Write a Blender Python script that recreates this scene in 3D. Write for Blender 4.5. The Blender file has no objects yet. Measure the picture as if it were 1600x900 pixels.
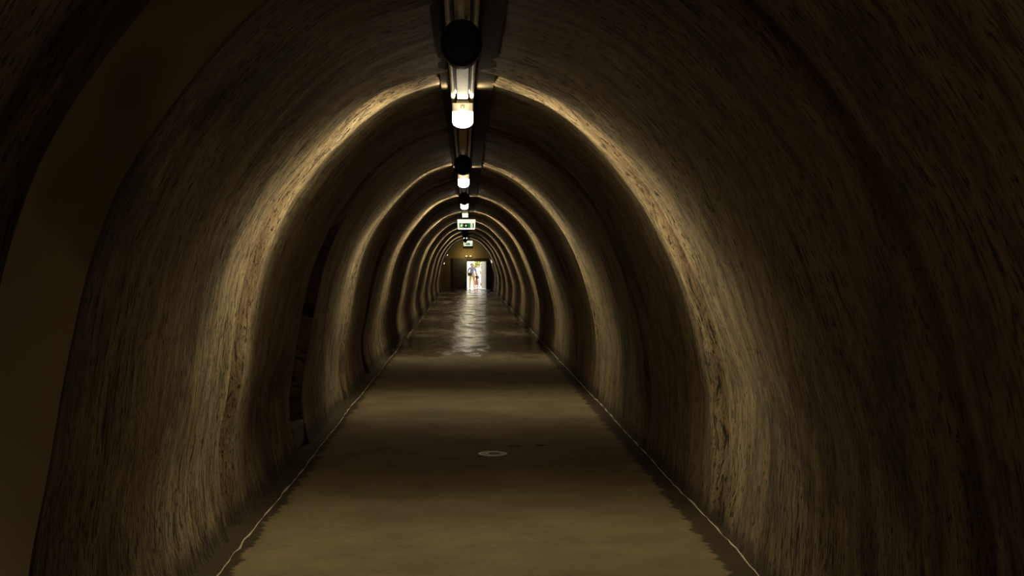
import bpy, bmesh, math, random
from mathutils import Vector, Matrix, noise
random.seed(7)
C = bpy.context.scene.collection
R = math.radians

# ------------------------------------------------------------------ camera numbers
F = 1244.0                     # focal length in pixels of a 1600 px wide frame
HC = 1.70                      # camera height
K = 1.7 / 407.0                # metres per pixel at the first light ring
RING = F * K                   # distance of the first light ring
S = RING / 1.10                # lamp spacing
END = 10.29 * S                # distance of the end wall
LAMP0 = 1.16                   # lamp position in units of S

def P(x, y, d):
    return Vector(((x - 730.0) / F * d, d, HC + (408.0 - y) / F * d))

def smooth(a, b, x):
    t = min(1.0, max(0.0, (x - a) / (b - a)))
    return t * t * (3 - 2 * t)

# ------------------------------------------------------------------ materials
def new_mat(name):
    m = bpy.data.materials.new(name); m.use_nodes = True
    nt = m.node_tree
    return m, nt, nt.nodes, nt.links, nt.nodes['Principled BSDF']

def simple(name, col, rough=0.6, metal=0.0, emis=None, es=0.0, var=0.12, scale=30):
    m, nt, N, L, b = new_mat(name)
    tc = N.new('ShaderNodeTexCoord'); n = N.new('ShaderNodeTexNoise')
    n.inputs['Scale'].default_value = scale; n.inputs['Detail'].default_value = 4
    L.new(tc.outputs['Object'], n.inputs['Vector'])
    mx = N.new('ShaderNodeMix'); mx.data_type = 'RGBA'
    mx.inputs['A'].default_value = tuple(c * (1 - var) for c in col[:3]) + (1,)
    mx.inputs['B'].default_value = tuple(min(1, c * (1 + var)) for c in col[:3]) + (1,)
    L.new(n.outputs['Fac'], mx.inputs['Factor']); L.new(mx.outputs['Result'], b.inputs['Base Color'])
    b.inputs['Roughness'].default_value = rough; b.inputs['Metallic'].default_value = metal
    if emis:
        b.inputs['Emission Color'].default_value = tuple(emis) + (1,)
        b.inputs['Emission Strength'].default_value = es
    return m

class G:
    """small node helper"""
    def __init__(s, nt): s.N, s.L = nt.nodes, nt.links
    def link(s, v, sock):
        if isinstance(v, (int, float)): sock.default_value = v
        elif isinstance(v, tuple): sock.default_value = v
        else: s.L.new(v, sock)
    def math(s, op, a, b=0.0, c=None, clamp=False):
        n = s.N.new('ShaderNodeMath'); n.operation = op; n.use_clamp = clamp
        s.link(a, n.inputs[0]); s.link(b, n.inputs[1])
        if c is not None: s.link(c, n.inputs[2])
        return n.outputs[0]
    def rng(s, v, a, b, c=0.0, d=1.0, sm=True):
        n = s.N.new('ShaderNodeMapRange'); n.interpolation_type = 'SMOOTHSTEP' if sm else 'LINEAR'
        s.link(v, n.inputs[0])
        for i, q in enumerate((a, b, c, d)): n.inputs[i + 1].default_value = q
        return n.outputs[0]
    def xyz(s, x, y, z=0.0):
        n = s.N.new('ShaderNodeCombineXYZ')
        for i, q in enumerate((x, y, z)): s.link(q, n.inputs[i])
        return n.outputs[0]
    def noise(s, vec, scale=1.0, detail=5.0, rough=0.6, dist=0.0):
        n = s.N.new('ShaderNodeTexNoise'); s.link(vec, n.inputs['Vector'])
        n.inputs['Scale'].default_value = scale; n.inputs['Detail'].default_value = detail
        n.inputs['Roughness'].default_value = rough; n.inputs['Distortion'].default_value = dist
        return n.outputs['Fac']
    def mix(s, f, a, b):
        n = s.N.new('ShaderNodeMix'); n.data_type = 'RGBA'
        s.link(f, n.inputs['Factor'])
        for v, k in ((a, 'A'), (b, 'B')):
            if isinstance(v, tuple): n.inputs[k].default_value = (v + (1,))[:4]
            else: s.L.new(v, n.inputs[k])
        return n.outputs['Result']
    def bump(s, h, strength, dist, normal=None):
        n = s.N.new('ShaderNodeBump'); n.inputs['Strength'].default_value = strength
        n.inputs['Distance'].default_value = dist; s.link(h, n.inputs['Height'])
        if normal is not None: s.L.new(normal, n.inputs['Normal'])
        return n.outputs[0]

def concrete_material():
    m, nt, N, L, b = new_mat('board_marked_concrete'); g = G(nt)
    uv = N.new('ShaderNodeUVMap'); uv.uv_map = 'arc'
    sep = N.new('ShaderNodeSeparateXYZ'); L.new(uv.outputs[0], sep.inputs[0])
    u, v = sep.outputs[0], sep.outputs[1]
    # slow wander so the board marks are not ruler straight
    w = g.noise(g.xyz(g.math('MULTIPLY', u, 0.9), g.math('MULTIPLY', v, 0.7)), 1.0, 2.0)
    v2 = g.math('ADD', v, g.math('MULTIPLY', w, 0.22))
    def nz(fu, fv, z, det, ro, di=0.0): return g.noise(g.xyz(g.math('MULTIPLY', u, fu), g.math('MULTIPLY', v2, fv), z), 1.0, det, ro, di)
    streak = nz(1.5, 10.0, 0.0, 8.0, 0.68)
    fine = nz(9.0, 48.0, 1.0, 6.0, 0.68)
    stain = nz(0.7, 1.5, 2.0, 6.0, 0.62, 0.3)
    rust = nz(0.9, 4.0, 9.0, 7.0, 0.65)
    patch = nz(1.6, 3.4, 4.0, 9.0, 0.74)
    pits = g.rng(nz(16.0, 78.0, 3.0, 3.0, 0.6), 0.57, 0.62)
    crack = g.math('MULTIPLY', g.rng(nz(4.0, 40.0, 6.0, 5.0, 0.7), 0.565, 0.60), g.rng(nz(0.9, 1.6, 11.0, 3.0, 0.5), 0.40, 0.60))
    pits = g.math('MULTIPLY', pits, g.rng(nz(1.6, 2.6, 14.0, 4.0, 0.6), 0.40, 0.54, 0.35, 1.0))
    pits = g.math('MAXIMUM', pits, crack)
    col = g.mix(g.rng(streak, 0.30, 0.72), (0.085, 0.055, 0.025), (0.285, 0.210, 0.104))
    col = g.mix(g.rng(fine, 0.35, 0.75, 0.0, 0.45), col, (0.33, 0.25, 0.135))
    col = g.mix(g.rng(rust, 0.55, 0.72, 0.0, 0.60), col, (0.125, 0.058, 0.022))
    col = g.mix(g.rng(stain, 0.50, 0.66, 0.0, 0.78), col, (0.062, 0.046, 0.024))
    col = g.mix(g.rng(patch, 0.60, 0.66, 0.0, 0.55), col, (0.050, 0.036, 0.018))
    # red-brown iron stain that runs round the construction joints
    for off, wid, amt in ((0.525 * S, 0.055, 0.75), (0.092 * S, 0.10, 0.5)):
        q = g.math('ABSOLUTE', g.math('WRAP', g.math('SUBTRACT', v, off), S / 2, -S / 2))
        q = g.math('ADD', q, g.math('MULTIPLY', g.math('SUBTRACT', streak, 0.5), 0.05))
        col = g.mix(g.rng(q, wid * 0.6, wid * 1.3, amt, 0.0), col, (0.105, 0.054, 0.020))
    col = g.mix(g.math('MULTIPLY', pits, 0.9), col, (0.014, 0.009, 0.004))
    # ragged darker line at the foot of the wall
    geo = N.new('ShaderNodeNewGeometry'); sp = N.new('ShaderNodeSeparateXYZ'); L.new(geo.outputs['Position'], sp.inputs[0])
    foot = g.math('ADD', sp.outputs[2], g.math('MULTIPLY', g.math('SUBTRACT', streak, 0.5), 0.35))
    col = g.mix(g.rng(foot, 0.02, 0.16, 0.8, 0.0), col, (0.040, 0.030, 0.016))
    L.new(col, b.inputs['Base Color'])
    b.inputs['Roughness'].default_value = 0.82
    b.inputs['Specular IOR Level'].default_value = 0.25
    h = g.math('ADD', g.math('MULTIPLY', streak, 1.0), g.math('MULTIPLY', fine, 0.35))
    h = g.math('SUBTRACT', h, g.math('MULTIPLY', pits, 0.5))
    L.new(g.bump(h, 1.0, 0.05), b.inputs['Normal'])
    return m

def plaster_material(name, c1, c2, dark):
    m, nt, N, L, b = new_mat(name); g = G(nt)
    tc = N.new('ShaderNodeTexCoord')
    n1 = g.noise(tc.outputs['Object'], 1.6, 3.0, 0.5); n2 = g.noise(tc.outputs['Object'], 1.1, 2.0, 0.5, 0.4)
    col = g.mix(g.rng(n1, 0.3, 0.7), c1, c2)
    col = g.mix(g.rng(n2, 0.50, 0.60, 0.0, 0.7), col, dark)
    L.new(col, b.inputs['Base Color']); b.inputs['Roughness'].default_value = 0.9; b.inputs['Specular IOR Level'].default_value = 0.05
    L.new(g.bump(g.noise(tc.outputs['Object'], 60, 4), 0.15, 0.01), b.inputs['Normal'])
    return m

def floor_material():
    m, nt, N, L, b = new_mat('wet_concrete_floor'); g = G(nt)
    geo = N.new('ShaderNodeNewGeometry'); sp = N.new('ShaderNodeSeparateXYZ'); L.new(geo.outputs['Position'], sp.inputs[0])
    x, y, z = sp.outputs
    cross = g.noise(g.xyz(g.math('MULTIPLY', x, 1.4), g.math('MULTIPLY', y, 2.2)), 1.0, 7.0, 0.62)
    grain = g.noise(g.xyz(g.math('MULTIPLY', x, 16.0), g.math('MULTIPLY', y, 40.0)), 1.0, 5.0, 0.6)
    big = g.noise(g.xyz(g.math('MULTIPLY', x, 0.5), g.math('MULTIPLY', y, 0.7), 5.0), 1.0, 3.0, 0.5)
    col = g.mix(g.rng(cross, 0.3, 0.7), (0.140, 0.104, 0.050), (0.215, 0.165, 0.084))
    col = g.mix(g.rng(grain, 0.35, 0.75, 0.0, 0.35), col, (0.10, 0.075, 0.036))
    col = g.mix(g.rng(big, 0.45, 0.65, 0.0, 0.35), col, (0.120, 0.082, 0.036))
    # wet zone: the far half of the passage, with a ragged front
    rag = g.noise(g.xyz(g.math('MULTIPLY', x, 1.3), g.math('MULTIPLY', y, 0.8), 2.0), 1.0, 6.0, 0.65)
    wy = g.math('ADD', y, g.math('MULTIPLY', g.math('SUBTRACT', rag, 0.5), 5.0))
    wet = g.rng(wy, 13.4, 15.0)
    pud = g.noise(g.xyz(g.math('MULTIPLY', x, 1.6), g.math('MULTIPLY', y, 1.0), 7.0), 1.0, 5.0, 0.6)
    wet = g.math('MULTIPLY', wet, g.rng(pud, 0.28, 0.55, 0.45, 1.0))
    # damp ragged margins along both gutters
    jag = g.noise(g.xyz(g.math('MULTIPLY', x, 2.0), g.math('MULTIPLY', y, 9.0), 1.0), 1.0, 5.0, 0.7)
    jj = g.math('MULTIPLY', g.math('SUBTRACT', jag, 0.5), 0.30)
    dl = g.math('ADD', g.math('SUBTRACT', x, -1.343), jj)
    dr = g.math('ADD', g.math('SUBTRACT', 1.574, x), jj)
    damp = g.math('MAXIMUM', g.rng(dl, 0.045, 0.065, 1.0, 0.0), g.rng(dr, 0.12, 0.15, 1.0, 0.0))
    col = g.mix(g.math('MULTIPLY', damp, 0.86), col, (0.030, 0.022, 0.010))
    col = g.mix(g.math('MULTIPLY', wet, 0.80), col, (0.045, 0.035, 0.018))
    # two short dark scars in the slab
    for cx, cy in ((0.435, 7.32), (0.685, 7.35)):
        ex = g.math('DIVIDE', g.math('SUBTRACT', x, cx), 0.062); ey = g.math('DIVIDE', g.math('SUBTRACT', y, cy), 0.03)
        rr = g.math('ADD', g.math('MULTIPLY', ex, ex), g.math('MULTIPLY', ey, ey))
        rr = g.math('ADD', rr, g.math('MULTIPLY', g.math('SUBTRACT', grain, 0.5), 1.5))
        col = g.mix(g.rng(rr, 0.7, 1.2, 0.85, 0.0), col, (0.02, 0.015, 0.008))
    L.new(col, b.inputs['Base Color'])
    ro = g.math('SUBTRACT', 0.80, g.math('MULTIPLY', wet, 0.65))
    L.new(g.math('SUBTRACT', ro, g.math('MULTIPLY', damp, 0.10)), b.inputs['Roughness'])
    L.new(g.math('ADD', 0.18, g.math('MULTIPLY', wet, 0.40)), b.inputs['Specular IOR Level'])
    rip = g.noise(g.xyz(g.math('MULTIPLY', x, 1.5), g.math('MULTIPLY', y, 2.0), 3.0), 1.0, 4.0, 0.55)
    h = g.math('ADD', g.math('MULTIPLY', rip, g.math('ADD', 0.25, g.math('MULTIPLY', wet, 0.55))), g.math('MULTIPLY', grain, 0.06))
    L.new(g.bump(h, 0.75, 0.085), b.inputs['Normal'])
    return m

M = {}
M['concrete'] = concrete_material()
M['plaster'] = plaster_material('smooth_plaster', (0.36, 0.28, 0.15), (0.40, 0.31, 0.165), (0.16, 0.125, 0.06))
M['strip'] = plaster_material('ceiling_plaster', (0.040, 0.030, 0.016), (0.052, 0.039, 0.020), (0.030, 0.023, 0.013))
M['endplaster'] = plaster_material('ochre_plaster', (0.30, 0.23, 0.10), (0.36, 0.27, 0.115), (0.30, 0.20, 0.09))
M['floor'] = floor_material()
M['edge'] = simple('pale_mortar_edge', (0.42, 0.35, 0.23), 0.8, var=0.5, scale=40)
M['black'] = simple('black_enamel', (0.012, 0.012, 0.011), 0.5)
M['grey'] = simple('grey_lamp_body', (0.30, 0.28, 0.23), 0.55)
M['galv'] = simple('pale_painted_steel', (0.55, 0.49, 0.37), 0.6, var=0.3)
M['slot'] = simple('dark_tray_slot', (0.03, 0.026, 0.02), 0.8)
M['chrome'] = simple('bright_screw', (0.75, 0.72, 0.65), 0.3, 0.9)
M['glow'] = simple('lamp_diffuser', (0.9, 0.88, 0.82), 0.5, emis=(1.0, 0.90, 0.70), es=14.0, var=0.02)
M['signwhite'] = simple('lit_sign_face', (0.85, 0.85, 0.78), 0.5, emis=(1.0, 0.96, 0.84), es=0.95, var=0.02)
M['signgreen'] = simple('lit_green_panel', (0.01, 0.16, 0.04), 0.5, emis=(0.01, 0.13, 0.03), es=1.0, var=0.03)
M['signpale'] = simple('lit_pictogram', (0.8, 0.85, 0.6), 0.5, emis=(0.85, 0.95, 0.62), es=0.8, var=0.02)
M['signdark'] = simple('dark_pictogram', (0.03, 0.045, 0.02), 0.6)
M['doordark'] = simple('dark_brown_door', (0.11, 0.094, 0.066), 0.6, var=0.2, scale=4)
M['doorblack'] = simple('black_door_panel', (0.010, 0.009, 0.007), 0.7)
M['doorwhite'] = simple('pale_door_leaf', (0.42, 0.40, 0.36), 0.6, var=0.15, scale=5)
M['frame'] = simple('dark_timber_frame', (0.045, 0.033, 0.018), 0.6)
M['ledge'] = simple('grey_concrete_ledge', (0.10, 0.085, 0.055), 0.85, var=0.25, scale=12)
M['drain'] = simple('worn_drain_metal', (0.50, 0.46, 0.38), 0.45, 0.2, var=0.35, scale=60)
M['paving'] = simple('pale_paving', (0.70, 0.68, 0.62), 0.8)
M['render'] = simple('pale_render', (0.78, 0.75, 0.66), 0.85)
M['leaf'] = simple('yellow_green_leaf', (0.30, 0.36, 0.05), 0.6, var=0.35, scale=6)
M['bark'] = simple('brown_bark', (0.10, 0.07, 0.04), 0.9)
M['skin'] = simple('skin', (0.55, 0.36, 0.26), 0.55)
M['lav'] = simple('lavender_cloth', (0.36, 0.35, 0.50), 0.85)
M['beige'] = simple('tan_cloth', (0.66, 0.48, 0.20), 0.85)
M['white'] = simple('white_cloth', (0.80, 0.78, 0.78), 0.85)
M['pink'] = simple('pink_cloth', (0.55, 0.25, 0.24), 0.85)
M['maroon'] = simple('dark_maroon_cloth', (0.035, 0.008, 0.010), 0.85)
M['hair'] = simple('dark_hair', (0.025, 0.018, 0.014), 0.6)
M['bag'] = simple('dark_grey_bag', (0.04, 0.04, 0.045), 0.7)
M['shoe'] = simple('dark_shoe', (0.05, 0.045, 0.04), 0.6)

# ------------------------------------------------------------------ object helpers
def thing(name, label, cat, loc=(0, 0, 0), group=None):
    o = bpy.data.objects.new(name, None); C.objects.link(o)
    o.location = loc; o.empty_display_size = 0.1
    o['label'] = label; o['category'] = cat
    if group: o['group'] = group
    return o
def obj(name, bm, mats, parent=None, shade=False):
    me = bpy.data.meshes.new(name); bm.to_mesh(me); bm.free()
    for q in (mats if isinstance(mats, (list, tuple)) else [mats]): me.materials.append(q)
    if shade:
        for p in me.polygons: p.use_smooth = True
    o = bpy.data.objects.new(name, me); C.objects.link(o)
    if parent: o.parent = parent
    return o
def structure(name, bm, mats, shade=False):
    o = obj(name, bm, mats, None, shade); o['kind'] = 'structure'; return o
def box(bm, c, s, bevel=0.0, mi=0, rot=None):
    r = bmesh.ops.create_cube(bm, size=1.0)
    vs = r['verts']
    bmesh.ops.scale(bm, vec=s, verts=vs)
    if rot: bmesh.ops.rotate(bm, cent=(0, 0, 0), matrix=rot, verts=vs)
    bmesh.ops.translate(bm, vec=c, verts=vs)
    fs = list({f for v in vs for f in v.link_faces})
    if bevel > 0:
        rb = bmesh.ops.bevel(bm, geom=list({e for f in fs for e in f.edges}), offset=bevel, segments=2, affect='EDGES', profile=0.5)
        fs = rb['faces'] + [f for f in fs if f.is_valid]
    for f in fs:
        if f.is_valid: f.material_index = mi
    return bm
def cyl(bm, c, r, h, axis='Z', seg=24, r2=None, bevel=0.0):
    rr = bmesh.ops.create_cone(bm, cap_ends=True, segments=seg, radius1=r, radius2=r if r2 is None else r2, depth=h)
    vs = rr['verts']
    m = {'Z': Matrix.Identity(3), 'Y': Matrix.Rotation(R(90), 3, 'X'), 'X': Matrix.Rotation(R(90), 3, 'Y')}[axis]
    bmesh.ops.rotate(bm, cent=(0, 0, 0), matrix=m, verts=vs)
    bmesh.ops.translate(bm, vec=c, verts=vs)
    if bevel > 0:
        es = [e for e in {e for v in vs for e in v.link_edges} if any(len(f.verts) > 4 for f in e.link_faces)]
        bmesh.ops.bevel(bm, geom=es, offset=bevel, segments=2, affect='EDGES', profile=0.5)
    return bm
def ball(bm, c, r, sc=(1, 1, 1), seg=16):
    rr = bmesh.ops.create_uvsphere(bm, u_segments=seg, v_segments=max(6, seg // 2), radius=r)
    bmesh.ops.scale(bm, vec=sc, verts=rr['verts']); bmesh.ops.translate(bm, vec=c, verts=rr['verts'])
    return bm
def prism(bm, poly, axis, a, b):
    """poly: 2-D outline; extruded from a to b along axis"""
    def q(p, t): return {'Y': (p[0], t, p[1]), 'X': (t, p[0], p[1]), 'Z': (p[0], p[1], t)}[axis]
    A = [bm.verts.new(q(p, a)) for p in poly]; B = [bm.verts.new(q(p, b)) for p in poly]
    bm.faces.new(A); bm.faces.new(B[::-1])
    for i in range(len(poly)): bm.faces.new((A[i], B[i], B[(i + 1) % len(poly)], A[(i + 1) % len(poly)]))
    bmesh.ops.recalc_face_normals(bm, faces=bm.faces[:])
    return bm
def tube(bm, pts, r, seg=8):
    rings = []
    for i, p in enumerate(pts):
        t = (pts[min(i + 1, len(pts) - 1)] - pts[max(i - 1, 0)]).normalized()
        up = Vector((0, 0, 1)) if abs(t.z) < 0.9 else Vector((1, 0, 0))
        s = t.cross(up).normalized(); w = s.cross(t)
        rad = r(i) if callable(r) else r
        rings.append([bm.verts.new(p + (s * math.cos(a) + w * math.sin(a)) * rad) for a in [2 * math.pi * k / seg for k in range(seg)]])
    for a, b in zip(rings, rings[1:]):
        for k in range(seg): bm.faces.new((a[k], a[(k + 1) % seg], b[(k + 1) % seg], b[k]))
    bm.faces.new(rings[0][::-1]); bm.faces.new(rings[-1])
    bmesh.ops.recalc_face_normals(bm, faces=bm.faces[:])
    return bm
def copy_tree(o, parent=None):
    c = o.copy(); C.objects.link(c)
    if parent: c.parent = parent
    for ch in list(o.children): copy_tree(ch, c)
    return c

# ------------------------------------------------------------------ tunnel lining
def rise(d):                                   # the crown climbs a little along the passage
    return 0.012 * min(max(d / S - 1.1, 0.0), 4.0)
def lamp_z(d): return 0.973 + 0.025 * min(max(d / S - LAMP0, -1.0), 3.0)

LEFT = [(-422, -352), (-407, -362), (-340, -377), (-270, -378), (-182, -362), (-92, -346), (8, -321), (98, -279), (188, -209), (248, -140), (279, -70), (293, 0)]
RIGHT = [(293, 0), (280, 66), (249, 139), (193, 210), (108, 280), (8, 331), (-92, 366), (-192, 391), (-270, 396), (-340, 392), (-407, 384), (-422, 374)]
raw = [Vector((x * K, y * K)) for y, x in LEFT] + [Vector((x * K, y * K)) for y, x in RIGHT[1:]]
def catmull(pts, n):
    out = []
    for i in range(len(pts) - 1):
        p0, p1, p2, p3 = pts[max(i - 1, 0)], pts[i], pts[i + 1], pts[min(i + 2, len(pts) - 1)]
        for k in range(n):
            t = k / n
            out.append(0.5 * ((2 * p1) + (p2 - p0) * t + (2 * p0 - 5 * p1 + 4 * p2 - p3) * t * t + (3 * p1 - p0 - 3 * p2 + p3) * t ** 3))
    out.append(pts[-1].copy()); return out
dense = catmull(raw, 40)
acc = [0.0]
for a, b in zip(dense, dense[1:]): acc.append(acc[-1] + (b - a).length)
NA = 132
prof, arc = [], []
j = 0
for i in range(NA + 1):
    s = acc[-1] * i / NA
    while j < len(acc) - 2 and acc[j + 1] < s: j += 1
    t = (s - acc[j]) / max(1e-9, acc[j + 1] - acc[j])
    prof.append(dense[j].lerp(dense[j + 1], t)); arc.append(s)
nrm = []
for i in range(NA + 1):
    t = (prof[min(i + 1, NA)] - prof[max(i - 1, 0)]).normalized()
    nrm.append(Vector((-t.y, t.x)))            # outward (away from the passage)
crown_i = min(range(NA + 1), key=lambda i: abs(prof[i].x))

RECESS = [(0.425 * S, 0.605 * S, 0.29, 1.0), (1.50 * S, 1.60 * S, 0.13, 0.62), (2.52 * S, 2.60 * S, 0.10, 0.6)]
def groove(d, c, w, depth):
    q = abs(d - c) / w
    return depth * max(0.0, 1 - q * q) if q < 1 else 0.0
def lining_off(d, i, rec):
    a = i / NA
    o = 0.0
    for k in range(-1, 11):
        cw = noise.noise(Vector((arc[i] * 0.8, k * 3.7, 0.5))) * 0.05
        o += groove(d, (1.088 + k) * S + cw, 0.13, 0.075) - groove(d, (1.088 + k) * S - 0.19 + cw, 0.08, 0.018) - groove(d, (1.088 + k) * S + 0.17 + cw, 0.06, 0.012)
        o += groove(d, (0.525 + k) * S, 0.05, 0.025) - groove(d, (0.525 + k) * S + 0.12, 0.10, 0.012)
    amp = smooth(0.0, 0.06, a) * smooth(0.0, 0.06, 1 - a)
    o += (noise.noise(Vector((arc[i] * 0.7, d * 1.1, 1.0))) * 0.035 + noise.noise(Vector((arc[i] * 1.3, d * 5.5, 5.0))) * 0.014 + noise.noise(Vector((arc[i] * 2.2, d * 11.0, 8.0))) * 0.006) * (0.35 + 0.65 * amp)
    if rec is not None and a < 0.5:
        d0, d1, dep, top = rec
        o += dep * (1 - smooth(0.42 * top, 0.49 * top, a))
    return o

rows = []
d = -1.4 * S
while d < END:
    rows.append((d, None))
    d += 0.05 if -1.0 < d < 16 else (0.09 if d < 30 else 0.12)
rows = [r for r in rows if not any(q[0] - 0.02 <= r[0] <= q[1] + 0.02 for q in RECESS)]
for q in RECESS:
    rows += [(q[0] - 0.004, None), (q[1] + 0.004, None), (q[0], q), (q[1], q)]
    n = int((q[1] - q[0]) / 0.06)
    rows += [(q[0] + (q[1] - q[0]) * t / n, q) for t in range(1, n)]
rows.append((END + 0.05, None))
rows.sort(key=lambda r: r[0])

def lining(name, i0, i1):
    bm = bmesh.new(); uvl = bm.loops.layers.uv.new('arc')
    grid = []
    for d, rec in rows:
        line = []
        for i in range(i0, i1 + 1):
            o = lining_off(d, i, rec)
            p = prof[i] + nrm[i] * o
            line.append(bm.verts.new((p.x, d, HC + p.y + rise(d) * smooth(-0.2, 1.0, p.y))))
        grid.append(line)
    for a in range(len(rows) - 1):
        jamb = (rows[a][1] is not None) and (rows[a + 1][1] is None) and rows[a][1] is RECESS[0]
        for b in range(i1 - i0):
            f = bm.faces.new((grid[a][b], grid[a][b + 1], grid[a + 1][b + 1], grid[a + 1][b]))
            f.smooth = not (rows[a][1] is not rows[a + 1][1])
            if jamb and (i0 + b) / NA < 0.5: f.material_index = 1
            for lp, (da, ib) in zip(f.loops, ((a, b), (a, b + 1), (a + 1, b + 1), (a + 1, b))):
                lp[uvl].uv = (arc[i0 + ib], rows[da][0])
    return structure(name, bm, [M['concrete'], M['plaster']])
iL, iR = int(NA * 0.34), int(NA * 0.66)
lining('wall_left', 0, iL); lining('ceiling', iL, iR); lining('wall_right', iR, NA)

# smooth plaster strip along the crown
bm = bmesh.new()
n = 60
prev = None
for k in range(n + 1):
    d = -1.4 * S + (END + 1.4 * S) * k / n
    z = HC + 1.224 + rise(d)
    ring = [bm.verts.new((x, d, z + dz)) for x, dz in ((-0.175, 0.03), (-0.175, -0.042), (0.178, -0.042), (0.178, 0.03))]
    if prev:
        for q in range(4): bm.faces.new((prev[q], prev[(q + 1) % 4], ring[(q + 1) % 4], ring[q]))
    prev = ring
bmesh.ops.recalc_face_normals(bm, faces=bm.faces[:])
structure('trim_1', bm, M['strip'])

# ------------------------------------------------------------------ floor, gutters, edges
XL, XR = -1.343, 1.574
bm = bmesh.new()
prev = None
ys = []
d = -1.4 * S
while d < END: ys.append(d); d += 0.12 if -0.5 < d < 20 else 0.3
ys.append(END + 0.4)
cols = [(-1.62, -0.035), (XL - 0.012, -0.035), (XL - 0.006, -0.004)] + [(XL + (XR - XL) * t / 16, 0.0) for t in range(17)] + [(XR + 0.006, -0.004), (XR + 0.012, -0.035), (1.80, -0.035)]
def edge_w(d, s): return noise.noise(Vector((s * 7.0, d * 0.7, 2.0))) * 0.022 + noise.noise(Vector((s * 3.0, d * 3.5, 9.0))) * 0.008
for d in ys:
    line = []
    for q, (x, z) in enumerate(cols):
        xx = x
        if 0 < q <= 3: xx += edge_w(d, -1)
        if q >= 3 + 16 and q < len(cols) - 1: xx += edge_w(d, 1)
        zz = z + (noise.noise(Vector((x * 1.3, d * 0.8, 4.0))) * 0.004 if 3 <= q <= 19 else noise.noise(Vector((x * 9, d * 4, 1.0))) * 0.006)
        line.append(bm.verts.new((xx, d, zz)))
    if prev:
        for q in range(len(cols) - 1): f = bm.faces.new((prev[q], prev[q + 1], line[q + 1], line[q])); f.smooth = 3 <= q < 19
    prev = line
structure('floor', bm, M['floor'])

def mortar_edge(name, x0, s):
    bm = bmesh.new(); pts = []; d = 0.3
    while d < END - 0.6:
        pts.append(Vector((x0 + edge_w(d, s) + noise.noise(Vector((d * 9, s, 0))) * 0.014, d, 0.001 + noise.noise(Vector((d * 6, s * 5, 3))) * 0.004)))
        d += 0.07 if d < 14 else 0.2
    rad = [max(0.0012, 0.0045 + noise.noise(Vector((p.y * 6.0, s * 9, 7))) * 0.010) for p in pts]
    tube(bm, pts, lambda i: rad[i], 6)
    return structure(name, bm, M['edge'], True)
mortar_edge('trim_2', XL - 0.004, -1); mortar_edge('trim_3', XR + 0.004, 1)

# concrete ledge in the second recess, and a niche step at its foot
bm = bmesh.new(); box(bm, (-1.66, 1.553 * S, 0.09), (0.22, 0.095 * S, 0.22), 0.012)
structure('trim_4', bm, M['ledge'])

# added unseen wall behind the camera, keeps sky light out of the passage
bm = bmesh.new(); box(bm, (0, -1.4 * S, 1.4), (4.2, 0.1, 3.6)); structure('sky_block_wall', bm, M['concrete'])

# ------------------------------------------------------------------ end wall, doors
sE = END / F
def ex(x): return (x - 730) * sE
def ez(y): return HC + (408 - y) * sE
oL, oR, oT = ex(706.5), ex(768.5), ez(403.5)
bm = bmesh.new()
for c, s in (((-2.6 + oL) / 2, oL + 2.6), ((2.6 + oR) / 2, 2.6 - oR)):
    box(bm, (c, END + 0.15, 1.75), (s, 0.3, 3.7))
box(bm, ((oL + oR) / 2, END + 0.15, (oT + 3.6) / 2), (oR - oL, 0.3, 3.6 - oT))
structure('wall_end', bm, M['endplaster'])
# lintel and frame round the double door
bm = bmesh.new()
lint0 = ez(408.6)
box(bm, ((ex(729.5) + oR) / 2, END - 0.01, (oT + lint0) / 2), (oR - ex(729.5), 0.10, oT - lint0), 0.006)
box(bm, (oL + 0.03, END - 0.01, oT / 2), (0.06, 0.10, oT), 0.006)
box(bm, (oR - 0.02, END - 0.01, oT / 2), (0.04, 0.10, oT), 0.006)
structure('trim_5', bm, M['frame'])
def door(name, x0, x1, z1, mat, y=END + 0.02):
    bm = bmesh.new(); w = x1 - x0
    box(bm, ((x0 + x1) / 2, y, z1 / 2 - 0.02), (w, 0.05, z1 + 0.04), 0.006)
    o = structure(name, bm, mat)
    bm = bmesh.new()
    box(bm, ((x0 + x1) / 2, y - 0.028, z1 * 0.72), (w * 0.72, 0.012, z1 * 0.36), 0.005)
    box(bm, ((x0 + x1) / 2, y - 0.028, z1 * 0.25), (w * 0.72, 0.012, z1 * 0.38), 0.005)
    p = obj('door_panel', bm, mat, o)
    return o
d1 = door('door_1', oL + 0.06, ex(729.8), oT, M['doordark'])
bm = bmesh.new()
box(bm, (ex(727.5), END - 0.012, 0.98), (0.05, 0.012, 0.18), 0.004)
tube(bm, [Vector((ex(727.5), END - 0.015, 1.02)), Vector((ex(727.5), END - 0.065, 1.02)), Vector((ex(727.5) - 0.11, END - 0.065, 1.02))], 0.010)
obj('door_handle', bm, M['grey'], d1)
d3 = door('door_3', ex(760.2), oR - 0.04, oT - 0.02, M['doorblack'])
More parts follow.
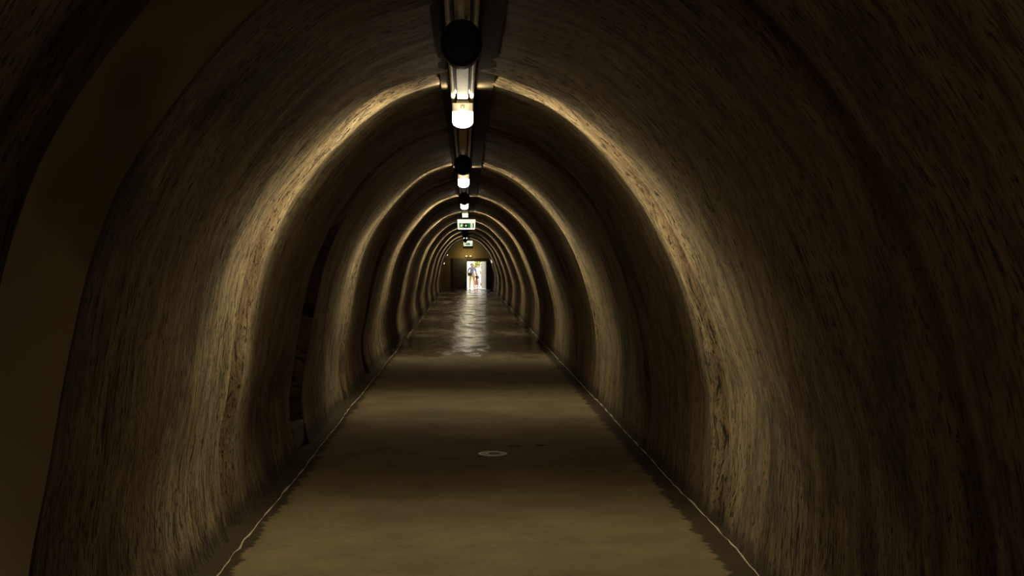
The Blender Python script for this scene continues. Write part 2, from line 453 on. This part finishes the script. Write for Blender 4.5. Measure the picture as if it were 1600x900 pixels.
# pale leaf standing open, hinged on its right, swung outside
hinge = Vector((ex(759.6), END + 0.06, 0)); ang = R(106)
bm = bmesh.new(); W2 = 0.86; H2 = ez(408.8)
box(bm, (-W2 / 2, 0, H2 / 2 + 0.006), (W2, 0.045, H2 - 0.012), 0.006)
d2 = structure('door_2', bm, M['doorwhite'])
d2.location = hinge; d2.rotation_euler = (0, 0, -R(73))
bm = bmesh.new()
for zc, hh in ((H2 * 0.72, H2 * 0.36), (H2 * 0.25, H2 * 0.38)): box(bm, (-W2 / 2, -0.026, zc), (W2 * 0.72, 0.012, hh), 0.005)
obj('door_panel', bm, M['doorwhite'], d2)
bm = bmesh.new()
for x, xa in ((ex(759.9), 0.05),):
    box(bm, (x, END - 0.012, H2 / 2), (0.035, 0.06, H2), 0.005)
structure('trim_6', bm, M['doorwhite'])

# ------------------------------------------------------------------ cable tray with two conduits
def tray_under(d): return HC + 1.105 + 0.02 * min(max(d / S - 0.78, -0.5), 2.0)
tray = thing('cable_tray', 'long pale cable tray between two conduits running down the middle of the ceiling', 'cable tray', (0, 0, 0))
def cx(d): return (-7.0 + 4.0 * min(max(d / S - LAMP0, -0.4), 3.0) / 3.0) / F * (d if d > 3 else 3)
def sweep(name, x0, x1, z0, z1, mat, parent):
    bm = bmesh.new(); prev = None
    n = 120
    for k in range(n + 1):
        d = -1.3 * S + (END - 0.2 + 1.3 * S) * k / n
        b = tray_under(d); c = cx(d)
        ring = [bm.verts.new((c + x, d, b + z)) for x, z in ((x0, z0), (x1, z0), (x1, z1), (x0, z1))]
        if prev:
            for q in range(4): bm.faces.new((prev[q], prev[(q + 1) % 4], ring[(q + 1) % 4], ring[q]))
        else: bm.faces.new(ring)
        prev = ring
    bm.faces.new(prev[::-1]); bmesh.ops.recalc_face_normals(bm, faces=bm.faces[:])
    return obj(name, bm, mat, parent)
sweep('channel', -0.036, 0.034, 0.0, 0.03, M['galv'], tray)
sweep('back_plate', -0.078, 0.076, 0.032, 0.046, M['slot'], tray)
for sx in (-0.066, 0.062):
    bm = bmesh.new()
    pts = []
    for k in range(121):
        d = -1.3 * S + (END - 0.2 + 1.3 * S) * k / 120
        pts.append(Vector((cx(d) + sx, d, tray_under(d) + 0.016)))
    tube(bm, pts, 0.0135, 10); obj('conduit', bm, M['galv'], tray, True)
for k in range(11):
    for t in (0.02, 0.5, 0.92):
        d = (k + 0.9 + t) * S
        if d > END - 0.3: continue
        bm = bmesh.new()
        zt = HC + 1.224 + rise(d) - 0.045
        box(bm, (cx(d), d, (tray_under(d) + 0.045 + zt) / 2), (0.12, 0.03, max(0.01, zt - tray_under(d) - 0.045)), 0.003)
        obj('bracket', bm, M['grey'], tray)

# ------------------------------------------------------------------ round housings
def build_can():
    r = thing('junction_box', '', 'junction box', (0, 0, 0), 'round black housings under the ceiling')
    bm = bmesh.new(); cyl(bm, (0, 0, 0), 0.098, 0.11, 'Y', 40, bevel=0.012)
    obj('body', bm, M['black'], r, True)
    bm = bmesh.new()
    prof2 = [(0.098, -0.056), (0.107, -0.056), (0.107, -0.040), (0.098, -0.040)]
    n = 40; rings = [[bm.verts.new((q * math.cos(2 * math.pi * k / n), y, q * math.sin(2 * math.pi * k / n))) for q, y in prof2] for k in range(n)]
    for k in range(n):
        for q in range(4): bm.faces.new((rings[k][q], rings[(k + 1) % n][q], rings[(k + 1) % n][(q + 1) % 4], rings[k][(q + 1) % 4]))
    bmesh.ops.recalc_face_normals(bm, faces=bm.faces[:])
    obj('rim', bm, M['black'], r, True)
    r.scale = (0.88, 1, 1)
    for sx in (-0.028, 0.026):
        bm = bmesh.new(); cyl(bm, (sx, 0.01, 0.098), 0.013, 0.045, 'Z', 16, bevel=0.003)
        obj('cable_gland', bm, M['chrome'], r, True)
    return r
def build_lamp():
    r = thing('ceiling_lamp', '', 'lamp', (0, 0, 0), 'ceiling lamps along the tunnel')
    bm = bmesh.new()                                   # body: cap with flat top and a back plate behind the diffuser
    box(bm, (0, 0.03, 0.082), (0.146, 0.11, 0.060), 0.006)
    obj('housing', bm, M['grey'], r)
    bm = bmesh.new(); box(bm, (0, 0.05, 0.125), (0.09, 0.05, 0.03), 0.004); obj('mount', bm, M['grey'], r)
    bm = bmesh.new()
    out = [(-0.072, 0.052)] + [(0.072 * math.cos(a), -0.018 + 0.040 * math.sin(a)) for a in [math.pi + math.pi * k / 14 for k in range(15)]] + [(0.072, 0.052)]
    prism(bm, out, 'Y', 0.012, 0.085)
    obj('back_plate', bm, M['black'], r)
    bm = bmesh.new()
    out = [(-0.071, 0.050), (-0.071, -0.012)] + [(0.071 * math.cos(a), -0.012 + 0.044 * math.sin(a)) for a in [math.pi + math.pi * k / 16 for k in range(1, 16)]] + [(0.071, -0.012), (0.071, 0.050)]
    prism(bm, out, 'Y', -0.030, 0.011)
    bmesh.ops.bevel(bm, geom=[e for e in bm.edges if all(abs(v.co.y + 0.030) < 1e-5 for v in e.verts)], offset=0.010, segments=3, affect='EDGES')
    obj('diffuser', bm, M['glow'], r, False)
    bm = bmesh.new(); cyl(bm, (0, -0.028, 0.073), 0.013, 0.010, 'Y', 20, bevel=0.003); ball(bm, (0, -0.034, 0.073), 0.007, (1, 0.6, 1))
    obj('screw', bm, M['chrome'], r, True)
    return r
ORD = ['largest and nearest', 'second from the camera', 'third from the camera', 'fourth from the camera', 'fifth from the camera', 'sixth from the camera',
       'seventh from the camera', 'eighth from the camera', 'ninth from the camera', 'tenth from the camera']
can0, lamp0 = build_can(), build_lamp()
light_data = bpy.data.lights.new('lamp_light', 'POINT')
for k in range(-1, 9):
    d = (LAMP0 + k) * S
    lz = HC + lamp_z(d) + (0.055 if k >= 5 else 0.0)
    if k >= 0:
        o = lamp0 if k == 0 else copy_tree(lamp0)
        o.location = (cx(d), d, lz)
        o['label'] = ('ceiling lamp with glowing half-round diffuser, ' + ORD[k] + ' along the tunnel') if k < 3 else \
                     ('glowing half-round lamp just behind the top of the larger green exit sign' if k == 3 else 'small distant ceiling lamp, ' + ORD[k] + ' of the tunnel row')
        if k != 3:
            dc = (0.77 + k) * S
            c = can0 if k == 0 else copy_tree(can0)
            c.location = (cx(dc) - (0.0 if k else 0.004), dc, tray_under(dc) - 0.122 - (0.07 if k == 7 else 0.0))
            c['label'] = 'round black housing under the ceiling tray in front of the ' + ('nearest and largest lamp' if k == 0 else 'lamp ' + ORD[k])
    lo = bpy.data.objects.new('lamp_light', light_data); C.objects.link(lo)
    lo.location = (cx(d), d - 0.058, lz - 0.005)

# photometric curve of the lamps: a fan that is cut off sharply behind the lamp and fades slowly in front,
# weak upwards (the cap covers the top), strong downwards
light_data.energy = 540.0; light_data.color = (1.0, 0.885, 0.635); light_data.shadow_soft_size = 0.02
light_data.use_nodes = True
nt = light_data.node_tree; g = G(nt); em = nt.nodes['Emission']
tc = nt.nodes.new('ShaderNodeTexCoord'); sp = nt.nodes.new('ShaderNodeSeparateXYZ')
nt.links.new(tc.outputs['Normal'], sp.inputs[0])
ramp = nt.nodes.new('ShaderNodeValToRGB'); cr = ramp.color_ramp; cr.interpolation = 'B_SPLINE' if False else 'LINEAR'
t = g.math('MULTIPLY_ADD', sp.outputs[1], -0.5, 0.5)      # 0.5 = straight across, 1 = toward the entrance
nt.links.new(t, ramp.inputs[0])
def fill_ramp(cr, pts):
    while len(cr.elements) > 1: cr.elements.remove(cr.elements[-1])
    cr.elements[0].position = pts[0][0]; cr.elements[0].color = (pts[0][1],) * 3 + (1,)
    for p, v in pts[1:]:
        e = cr.elements.new(p); e.color = (v, v, v, 1)
fill_ramp(cr, [(0.0, 0.012), (0.30, 0.03), (0.42, 0.07), (0.475, 0.16), (0.505, 0.62), (0.54, 1.0), (0.64, 1.0), (0.71, 0.68), (0.78, 0.23), (0.86, 0.06), (1.0, 0.018)])
rampd = nt.nodes.new('ShaderNodeValToRGB'); nt.links.new(t, rampd.inputs[0])
fill_ramp(rampd.color_ramp, [(0.0, 0.01), (0.30, 0.03), (0.40, 0.16), (0.48, 0.50), (0.57, 0.90), (0.66, 0.90), (0.75, 0.5), (0.87, 0.2), (1.0, 0.08)])
ramp2 = nt.nodes.new('ShaderNodeValToRGB')
nt.links.new(g.math('MULTIPLY_ADD', sp.outputs[2], 0.5, 0.5), ramp2.inputs[0])
fill_ramp(ramp2.color_ramp, [(0.0, 0.25), (0.12, 0.48), (0.25, 0.68), (0.36, 0.46), (0.5, 0.24), (0.62, 0.09), (0.75, 0.026), (0.88, 0.05), (1.0, 0.25)])
down = g.rng(sp.outputs[2], -0.95, -0.70, 1.0, 0.0)
fan = g.mix(down, ramp.outputs[0], rampd.outputs[0])
nt.links.new(g.math('MULTIPLY', fan, ramp2.outputs[0]), em.inputs['Strength'])

# ------------------------------------------------------------------ exit signs
def exit_sign(d, x0, x1, y0, y1, label, arrow=True):
    a, b = P(x0, y1, d), P(x1, y0, d)
    w, h = b.x - a.x, b.z - a.z
    r = thing('exit_sign', label, 'exit sign', ((a.x + b.x) / 2, d, (a.z + b.z) / 2), 'exit signs under the ceiling')
    bm = bmesh.new()
    prism(bm, [(-w / 2, h / 2), (w / 2, h / 2), (w / 2 * 0.93, -h / 2), (-w / 2 * 0.93, -h / 2)], 'Y', -0.03, 0.05)
    bmesh.ops.bevel(bm, geom=bm.edges[:], offset=0.008, segments=2, affect='EDGES')
    obj('light_box', bm, M['signwhite'], r)
    bm = bmesh.new(); box(bm, (0, 0.01, h / 2 + 0.03), (w * 0.98, 0.09, 0.06), 0.008); obj('top_housing', bm, M['grey'], r)
    zt = tray_under(d) - r.location.z
    for sx in (-0.3, 0.3):
        bm = bmesh.new(); cyl(bm, (sx * w * 0.3, 0.01, (h / 2 + 0.06 + zt) / 2), 0.008, max(0.02, zt - h / 2 - 0.068), 'Z', 10); obj('hanger', bm, M['grey'], r)
    pw, ph = w * 0.80, h * 0.48
    px0, pz0 = -w * 0.395, -h * 0.36
    bm = bmesh.new(); box(bm, (px0 + pw / 2, -0.033, pz0 + ph / 2), (pw, 0.006, ph)); pn = obj('pictogram_panel', bm, M['signgreen'], r)
    def q(u, v): return (px0 + u * pw, pz0 + v * ph)
    def lineq(bm, pts, t):
        for (u0, v0), (u1, v1) in zip(pts, pts[1:]):
            A, B = Vector(q(u0, v0)), Vector(q(u1, v1)); n = Vector((-(B - A).y, (B - A).x)).normalized() * t
            prism(bm, [tuple(A + n), tuple(B + n), tuple(B - n), tuple(A - n)], 'Y', -0.041, -0.035)
    bm = bmesh.new(); t = ph * 0.055
    lineq(bm, [(0.17, 0.72), (0.14, 0.42)], t * 1.7)                      # trunk
    lineq(bm, [(0.14, 0.44), (0.20, 0.28), (0.18, 0.06)], t)              # front leg
    lineq(bm, [(0.14, 0.44), (0.09, 0.22), (0.02, 0.16)], t)              # back leg
    lineq(bm, [(0.165, 0.68), (0.23, 0.56), (0.28, 0.62)], t * 0.8)       # front arm
    lineq(bm, [(0.165, 0.68), (0.08, 0.62), (0.06, 0.46)], t * 0.8)       # back arm
    cyl(bm, (q(0.185, 0)[0], -0.038, q(0, 0.86)[1]), ph * 0.085, 0.006, 'Y', 16)
    obj('running_figure', bm, M['signpale'], pn)
    bm = bmesh.new(); box(bm, (q(0.44, 0)[0], -0.037, q(0, 0.5)[1]), (pw * 0.27, 0.004, ph * 0.98)); obj('dark_field', bm, M['signdark'], pn)
    bm = bmesh.new()
    lineq(bm, [(0.38, 0.5), (0.50, 0.5)], t); lineq(bm, [(0.43, 0.76), (0.51, 0.5), (0.43, 0.24)], t)
    obj('arrow', bm, M['signpale'], pn)
    bm = bmesh.new(); box(bm, (q(0.85, 0)[0], -0.037, q(0, 0.5)[1]), (pw * 0.16, 0.005, ph * 0.98)); obj('door_symbol', bm, M['signpale'], pn)
    bm = bmesh.new(); box(bm, (q(0.965, 0)[0], -0.037, q(0, 0.5)[1]), (pw * 0.045, 0.005, ph * 0.98)); obj('door_jamb', bm, M['signdark'], pn)
    return r
exit_sign(4.10 * S, 714.5, 743, 343, 358.5, 'larger lit exit sign with green running figure panel hanging under the ceiling')
exit_sign(8.2 * S, 724.2, 738.4, 376.5, 384.2, 'small distant lit exit sign hanging before the end wall, dark box beneath it')
# dark box below the far sign
t = thing('speaker_box', 'dark oblong box hanging directly below the small distant exit sign', 'box', tuple(P(731.3, 386.6, 8.2 * S)))
bm = bmesh.new(); box(bm, (0, 0, 0), (0.49, 0.12, 0.115), 0.01); obj('body', bm, M['black'], t)
bm = bmesh.new(); box(bm, (0, -0.062, 0), (0.40, 0.006, 0.07), 0.003); obj('front_panel', bm, M['doorblack'], t)
for sx in (-0.2, 0.2):
    bm = bmesh.new(); box(bm, (sx, 0.03, 0.063), (0.03, 0.02, 0.014)); obj('bracket', bm, M['grey'], t)

# ------------------------------------------------------------------ emergency light over the door, small wall lamps, added end wall fill
M['spark'] = simple('small_lit_lens', (0.9, 0.88, 0.8), 0.4, emis=(1.0, 0.95, 0.8), es=2.2, var=0.02)
M['spark2'] = simple('dim_lit_lens', (0.9, 0.88, 0.7), 0.4, emis=(1.0, 0.93, 0.6), es=0.55, var=0.02)
t = thing('emergency_light', 'twin-headed emergency light on the ochre wall above the open door', 'light', (ex(732), END - 0.02, ez(401.2)))
t_em = t.location.copy()
bm = bmesh.new(); box(bm, (0, -0.03, -0.03), (0.40, 0.06, 0.06), 0.008); obj('body', bm, M['frame'], t)
for sx in (-0.13, 0.13):
    bm = bmesh.new(); cyl(bm, (sx, -0.05, 0.04), 0.05, 0.08, 'Y', 20, bevel=0.008); hd = obj('lamp_head', bm, M['grey'], t)
    bm = bmesh.new(); cyl(bm, (sx, -0.094, 0.04), 0.042, 0.008, 'Y', 20); obj('lens', bm, M['spark2'], hd)
bm = bmesh.new(); cyl(bm, (-0.05, -0.02, 0.26), 0.012, 0.40, 'Z', 10); obj('conduit', bm, M['grey'], t)
def wall_lamp(x, y, d, side, label, tall):
    target = HC + (408 - y) / F * d
    best = min((p for p in range(NA + 1) if (prof[p].x < 0) == (side < 0)), key=lambda i: abs(HC + prof[i].y + rise(d) - target))
    px = prof[best].x - nrm[best].x * 0.02
    ang = math.atan2(prof[best + 1].x - prof[best].x, prof[best + 1].y - prof[best].y)
    r = thing('wall_lamp', label, 'lamp', (px, d, target), 'small wall lamps near the tunnel end')
    r.rotation_euler = (0, ang if side < 0 else ang + math.pi, 0)
    bm = bmesh.new(); box(bm, (0, 0, 0), (0.07, 0.10, tall + 0.06), 0.01); obj('body', bm, M['grey'], r)
    bm = bmesh.new(); ball(bm, (0, -0.05, 0), 0.035, (0.9, 0.5, tall / 0.07), 16); obj('lens', bm, M['spark'], r, True)
def depth_for(x, y, side):
    best = None
    for q in range(60, 102):
        d = q / 10 * S; z = (408 - y) / F * d
        i = min((p for p in range(NA + 1) if (prof[p].x < 0) == (side < 0)), key=lambda i: abs(prof[i].y - z))
        e = abs((prof[i].x - side * 0.03) - (x - 730) / F * d)
        if best is None or e < best[0]: best = (e, d)
    return best[1]
for x, y, side, label, tall in ((701, 398.3, -1, 'small wall lamp on the left tunnel wall, higher of two', 0.10),
                          (696.3, 411.5, -1, 'small wall lamp on the left tunnel wall, lower of two', 0.10),
                          (767.5, 408.5, 1, 'single small upright wall lamp on the right wall near the open door', 0.22)):
    wall_lamp(x, y, depth_for(x, y, side), side, label, tall)

ld = bpy.data.lights.new('end_wall_fill', 'POINT'); ld.energy = 6.5; ld.color = (1.0, 0.82, 0.45); ld.shadow_soft_size = 0.04  # added fill lights without a fixture, floating before the end wall to brighten it
for sx in (-0.13, 0.13):
    lo = bpy.data.objects.new('end_wall_fill', ld); C.objects.link(lo); lo.location = t_em + Vector((sx, -0.55, 0.06))
# ------------------------------------------------------------------ drain cover in the floor
dd = 7.0
t = thing('drain_cover', 'small pale oval drain cover set in the middle of the concrete floor', 'drain cover', ((770 - 730) / F * dd, dd, 0.0))
bm = bmesh.new(); cyl(bm, (0, 0, 0.003), 0.130, 0.012, 'Z', 40, bevel=0.003)
for k in range(8):
    a = 2 * math.pi * k / 8
    box(bm, (0.085 * math.cos(a), 0.085 * math.sin(a), 0.010), (0.045, 0.012, 0.005), rot=Matrix.Rotation(a, 3, 'Z'))
bmesh.ops.scale(bm, vec=(1, 0.72, 1), verts=bm.verts[:]); obj('rim', bm, M['drain'], t)
bm = bmesh.new(); cyl(bm, (0.012, 0, 0.0105), 0.05, 0.004, 'Z', 32)
bmesh.ops.scale(bm, vec=(1, 0.72, 1), verts=bm.verts[:]); obj('grate', bm, M['signdark'], t)

# ------------------------------------------------------------------ outside the door
bm = bmesh.new(); box(bm, (0, END + 8.2, -0.06), (24, 16.0, 0.1)); structure('ground', bm, M['paving'])
bm = bmesh.new(); box(bm, (0, END + 9.0, 1.6), (24, 0.3, 3.2)); structure('wall_outside', bm, M['render'])

def shrub(loc, h, w, label):
    r = thing('shrub', label, 'shrub', loc)
    bm = bmesh.new(); rnd = random.Random(3)
    for k in range(900):
        a, e = rnd.uniform(0, 6.283), rnd.uniform(-1, 1); q = rnd.uniform(0.5, 1.0)
        c = Vector((math.cos(a) * math.sqrt(1 - e * e) * w * q, math.sin(a) * math.sqrt(1 - e * e) * w * q, h * 0.62 + e * h * 0.38 * q))
        n = Vector((rnd.uniform(-1, 1), rnd.uniform(-1, 1), rnd.uniform(-1, 1))).normalized(); s = n.orthogonal().normalized(); t2 = n.cross(s)
        L_, W_ = rnd.uniform(0.07, 0.12), rnd.uniform(0.03, 0.05)
        bm.faces.new([bm.verts.new(c + s * L_), bm.verts.new(c + t2 * W_), bm.verts.new(c - s * L_), bm.verts.new(c - t2 * W_)])
    obj('foliage', bm, M['leaf'], r)
    bm = bmesh.new()
    for k in range(5):
        a = k * 1.256
        tube(bm, [Vector((0.03 * math.cos(a), 0.03 * math.sin(a), 0)), Vector((0.12 * math.cos(a), 0.12 * math.sin(a), h * 0.35)), Vector((0.3 * w * math.cos(a), 0.3 * w * math.sin(a), h * 0.7))], lambda i: 0.025 - 0.008 * i, 6)
    obj('stem', bm, M['bark'], r)
shrub((0.95, END + 6.2, 0), 2.3, 0.55, 'yellow green leafy shrub in sunlight outside the open door')

# ------------------------------------------------------------------ people
def person(loc, h, label, top, legs, rz=0.0, step=0.10, skirt=False, hairlen=0.0, arm=0.0, hat=None):
    s = h / 1.70
    V, E, Rr, roots = [], [], [], []
    def add(p, r, par=None):
        V.append(Vector(p) * s); Rr.append(r * s)
        if par is not None: E.append((par, len(V) - 1))
        else: roots.append(len(V) - 1)
        return len(V) - 1
    pel = add((0, 0, 0.93), 0.125)
    wa = add((0, 0, 1.08), 0.115, pel); ch = add((0, -0.01, 1.27), 0.140, wa); sh = add((0, 0, 1.40), 0.095, ch)
    ne = add((0, -0.01, 1.475), 0.052, sh); h0 = add((0, -0.015, 1.54), 0.072, ne); h1 = add((0, -0.012, 1.61), 0.088, h0); add((0, -0.005, 1.665), 0.062, h1)
    for sd in (-1, 1):
        st = step * sd
        hp = add((0.085 * sd, 0, 0.86), 0.098, pel); kn = add((0.095 * sd, -st * 0.55 - 0.015, 0.48), 0.062, hp)
        an = add((0.095 * sd, -st + 0.02, 0.085), 0.042, kn); add((0.105 * sd, -st - 0.12, 0.035), 0.036, an)
        so = add((0.165 * sd, 0, 1.385), 0.062, sh); el = add((0.225 * sd, 0.02 + arm * 0.1, 1.12), 0.045, so)
        wr = add((0.235 * sd, -0.06 - arm * 0.2, 0.90 + arm * 0.15), 0.031, el)
        pa = add((0.235 * sd, -0.085 - arm * 0.22, 0.85 + arm * 0.14), 0.040, wr); add((0.235 * sd, -0.095 - arm * 0.22, 0.80 + arm * 0.14), 0.036, pa)
        for f, (dx, ln) in enumerate(((-0.026, 0.075), (-0.009, 0.086), (0.008, 0.080), (0.024, 0.064))):
            b = Vector(V[pa]) / s + Vector((dx * 0.4, dx - 0.008, -0.035))
            i0 = add(b, 0.0095); i1 = add(b + Vector((0, -0.008, -ln * 0.5)), 0.009, i0); add(b + Vector((-0.010 * sd, -0.006, -ln)), 0.008, i1)
        b = Vector(V[pa]) / s + Vector((0, -0.028, 0.0)); i0 = add(b, 0.011); i1 = add(b + Vector((0, -0.03, -0.03)), 0.010, i0); add(b + Vector((0, -0.035, -0.06)), 0.009, i1)
    me = bpy.data.meshes.new('person'); me.from_pydata([tuple(v) for v in V], E, [])
    o = bpy.data.objects.new('person', me); C.objects.link(o)
    sk = o.modifiers.new('skin', 'SKIN')
    lay = me.skin_vertices[0].data if me.skin_vertices else None
    if lay is None:
        bm = bmesh.new(); bm.from_mesh(me); bm.verts.layers.skin.verify(); bm.to_mesh(me); bm.free(); lay = me.skin_vertices[0].data
    for i, q in enumerate(lay):
        q.radius = (Rr[i], Rr[i] * (0.78 if i in (pel, wa, ch) else 1.0)); q.use_root = i in roots
    o.modifiers.new('sub', 'SUBSURF').levels = 2
    dg = bpy.context.evaluated_depsgraph_get(); ev = o.evaluated_get(dg)
    m2 = bpy.data.meshes.new_from_object(ev); o.modifiers.clear(); o.data = m2
    m2.materials.clear()
    for q in (M['skin'], top, legs, M['shoe']): m2.materials.append(q)
    for p in m2.polygons:
        p.use_smooth = True; c = p.center / s
        if c.z < 0.10: p.material_index = 3
        elif abs(c.x) > 0.195 and c.z < 1.18: p.material_index = 0
        elif c.z < 0.98: p.material_index = 2
        elif c.z < 1.44: p.material_index = 1
        else: p.material_index = 0
    o.location = loc; o.rotation_euler = (0, 0, rz); o['label'] = label; o['category'] = 'person'
    bm = bmesh.new(); ball(bm, (0, 0.012 * s, 1.625 * s), 0.100 * s, (0.92, 1.0, 1.0), 20)
    for v in bm.verts:
        if v.co.y < -0.045 * s and v.co.z < 1.66 * s: v.co.y = -0.045 * s
        if v.co.z < 1.60 * s and v.co.y > -0.02 * s: v.co.z -= hairlen * s
    obj('hair', bm, M['hair'], o, True)
    bm = bmesh.new(); ball(bm, (0, -0.103 * s, 1.575 * s), 0.014 * s, (0.7, 1.0, 1.3), 10); obj('nose', bm, M['skin'], o, True)
    for sd in (-1, 1):
        bm = bmesh.new(); ball(bm, (0.032 * sd * s, -0.092 * s, 1.605 * s), 0.010 * s, (1, 0.6, 0.7), 10); obj('eye', bm, M['hair'], o, True)
        bm = bmesh.new(); ball(bm, (0.088 * sd * s, 0.0, 1.58 * s), 0.022 * s, (0.4, 0.8, 1.2), 10); obj('ear', bm, M['skin'], o, True)
    bm = bmesh.new(); ball(bm, (0, -0.088 * s, 1.535 * s), 0.018 * s, (1.2, 0.4, 0.35), 10); obj('mouth', bm, M['pink'], o, True)
    if skirt:
        bm = bmesh.new(); n = 24
        rr = [[bm.verts.new((q * s * (1 + 0.05 * math.sin(6 * a)) * math.cos(a), q * s * 0.8 * (1 + 0.05 * math.sin(6 * a)) * math.sin(a), z * s)) for a in [2 * math.pi * k / n for k in range(n)]] for q, z in ((0.135, 1.06), (0.185, 0.86), (0.23, 0.62), (0.26, 0.42))]
        for a, b in zip(rr, rr[1:]):
            for k in range(n): bm.faces.new((a[k], a[(k + 1) % n], b[(k + 1) % n], b[k]))
        obj('skirt', bm, legs, o, True)
    return o
gz = -0.01
yA = END + 1.6
pA = person(((737.5 - 730) / F * yA, yA, gz), 1.55, 'person in a lavender top and tan trousers standing in the bright doorway', M['lav'], M['beige'], 0.25, 0.12)
pA.scale = (1.3, 1.15, 1.0)
yB = END + 2.6
pB = person(((747.5 - 730) / F * yB, yB, gz), 1.50, 'person dressed all in white behind the small child outside the door', M['white'], M['white'], -0.2, 0.08, hairlen=0.02)
yC = END + 1.2
pC = person(((745 - 730) / F * yC, yC, gz), 0.92, 'small child in a dark maroon top and pink skirt in the doorway', M['maroon'], M['pink'], 0.1, 0.06, skirt=True, hairlen=0.06)
# bag worn in front by the first person
t = thing('shoulder_bag', 'dark grey bag worn across the front of the person in lavender', 'bag', (pA.location.x, yA, 0))
bm = bmesh.new(); box(bm, (-0.13, -0.23, 0.87), (0.26, 0.09, 0.20), 0.03); obj('body', bm, M['bag'], t, True)
bm = bmesh.new(); box(bm, (-0.13, -0.28, 0.915), (0.24, 0.012, 0.10), 0.005); obj('flap', bm, M['shoe'], t)
bm = bmesh.new(); tube(bm, [Vector((-0.22, -0.22, 0.95)), Vector((-0.10, -0.20, 1.08)), Vector((0.06, -0.19, 1.20)), Vector((0.14, -0.13, 1.30)), Vector((0.155, -0.02, 1.355)), Vector((0.15, 0.10, 1.29))], 0.014, 8); obj('strap', bm, M['bag'], t, True)

# ------------------------------------------------------------------ daylight
w = bpy.data.worlds.new('daylight'); bpy.context.scene.world = w; w.use_nodes = True
nt = w.node_tree; bg = nt.nodes['Background']
sky = nt.nodes.new('ShaderNodeTexSky'); sky.sky_type = 'NISHITA'; sky.sun_elevation = R(50); sky.sun_rotation = R(200); sky.sun_disc = False
wm = G(nt).mix(0.75, sky.outputs[0], (4.6, 4.3, 3.7)); nt.links.new(wm, bg.inputs[0]); bg.inputs[1].default_value = 0.85
w.cycles.sampling_method = 'NONE'

# ------------------------------------------------------------------ camera and view
cam = bpy.data.cameras.new('camera'); co = bpy.data.objects.new('camera', cam); C.objects.link(co)
cam.sensor_width = 36.0; cam.lens = F / 1600 * 36.0
co.location = (0, 0, HC); co.rotation_euler = (R(90), 0, 0)
cam.shift_x = 70 / 1600; cam.shift_y = -42 / 1600; cam.clip_end = 300; cam.clip_start = 0.05
sc = bpy.context.scene; sc.camera = co
sc.view_settings.view_transform = 'Standard'; sc.view_settings.look = 'None'
sc.view_settings.gamma = 1.0; sc.view_settings.exposure = 0.0; sc.view_settings.use_curve_mapping = False
for q in ('glow', 'signwhite', 'signgreen', 'signpale', 'spark', 'spark2'): M[q].cycles.emission_sampling = 'NONE'
sc.cycles.use_denoising = True
sc.cycles.denoising_input_passes = 'RGB_ALBEDO_NORMAL'; sc.cycles.denoising_prefilter = 'ACCURATE'
sc.cycles.max_bounces = 6; sc.cycles.diffuse_bounces = 3; sc.cycles.sample_clamp_indirect = 4.0
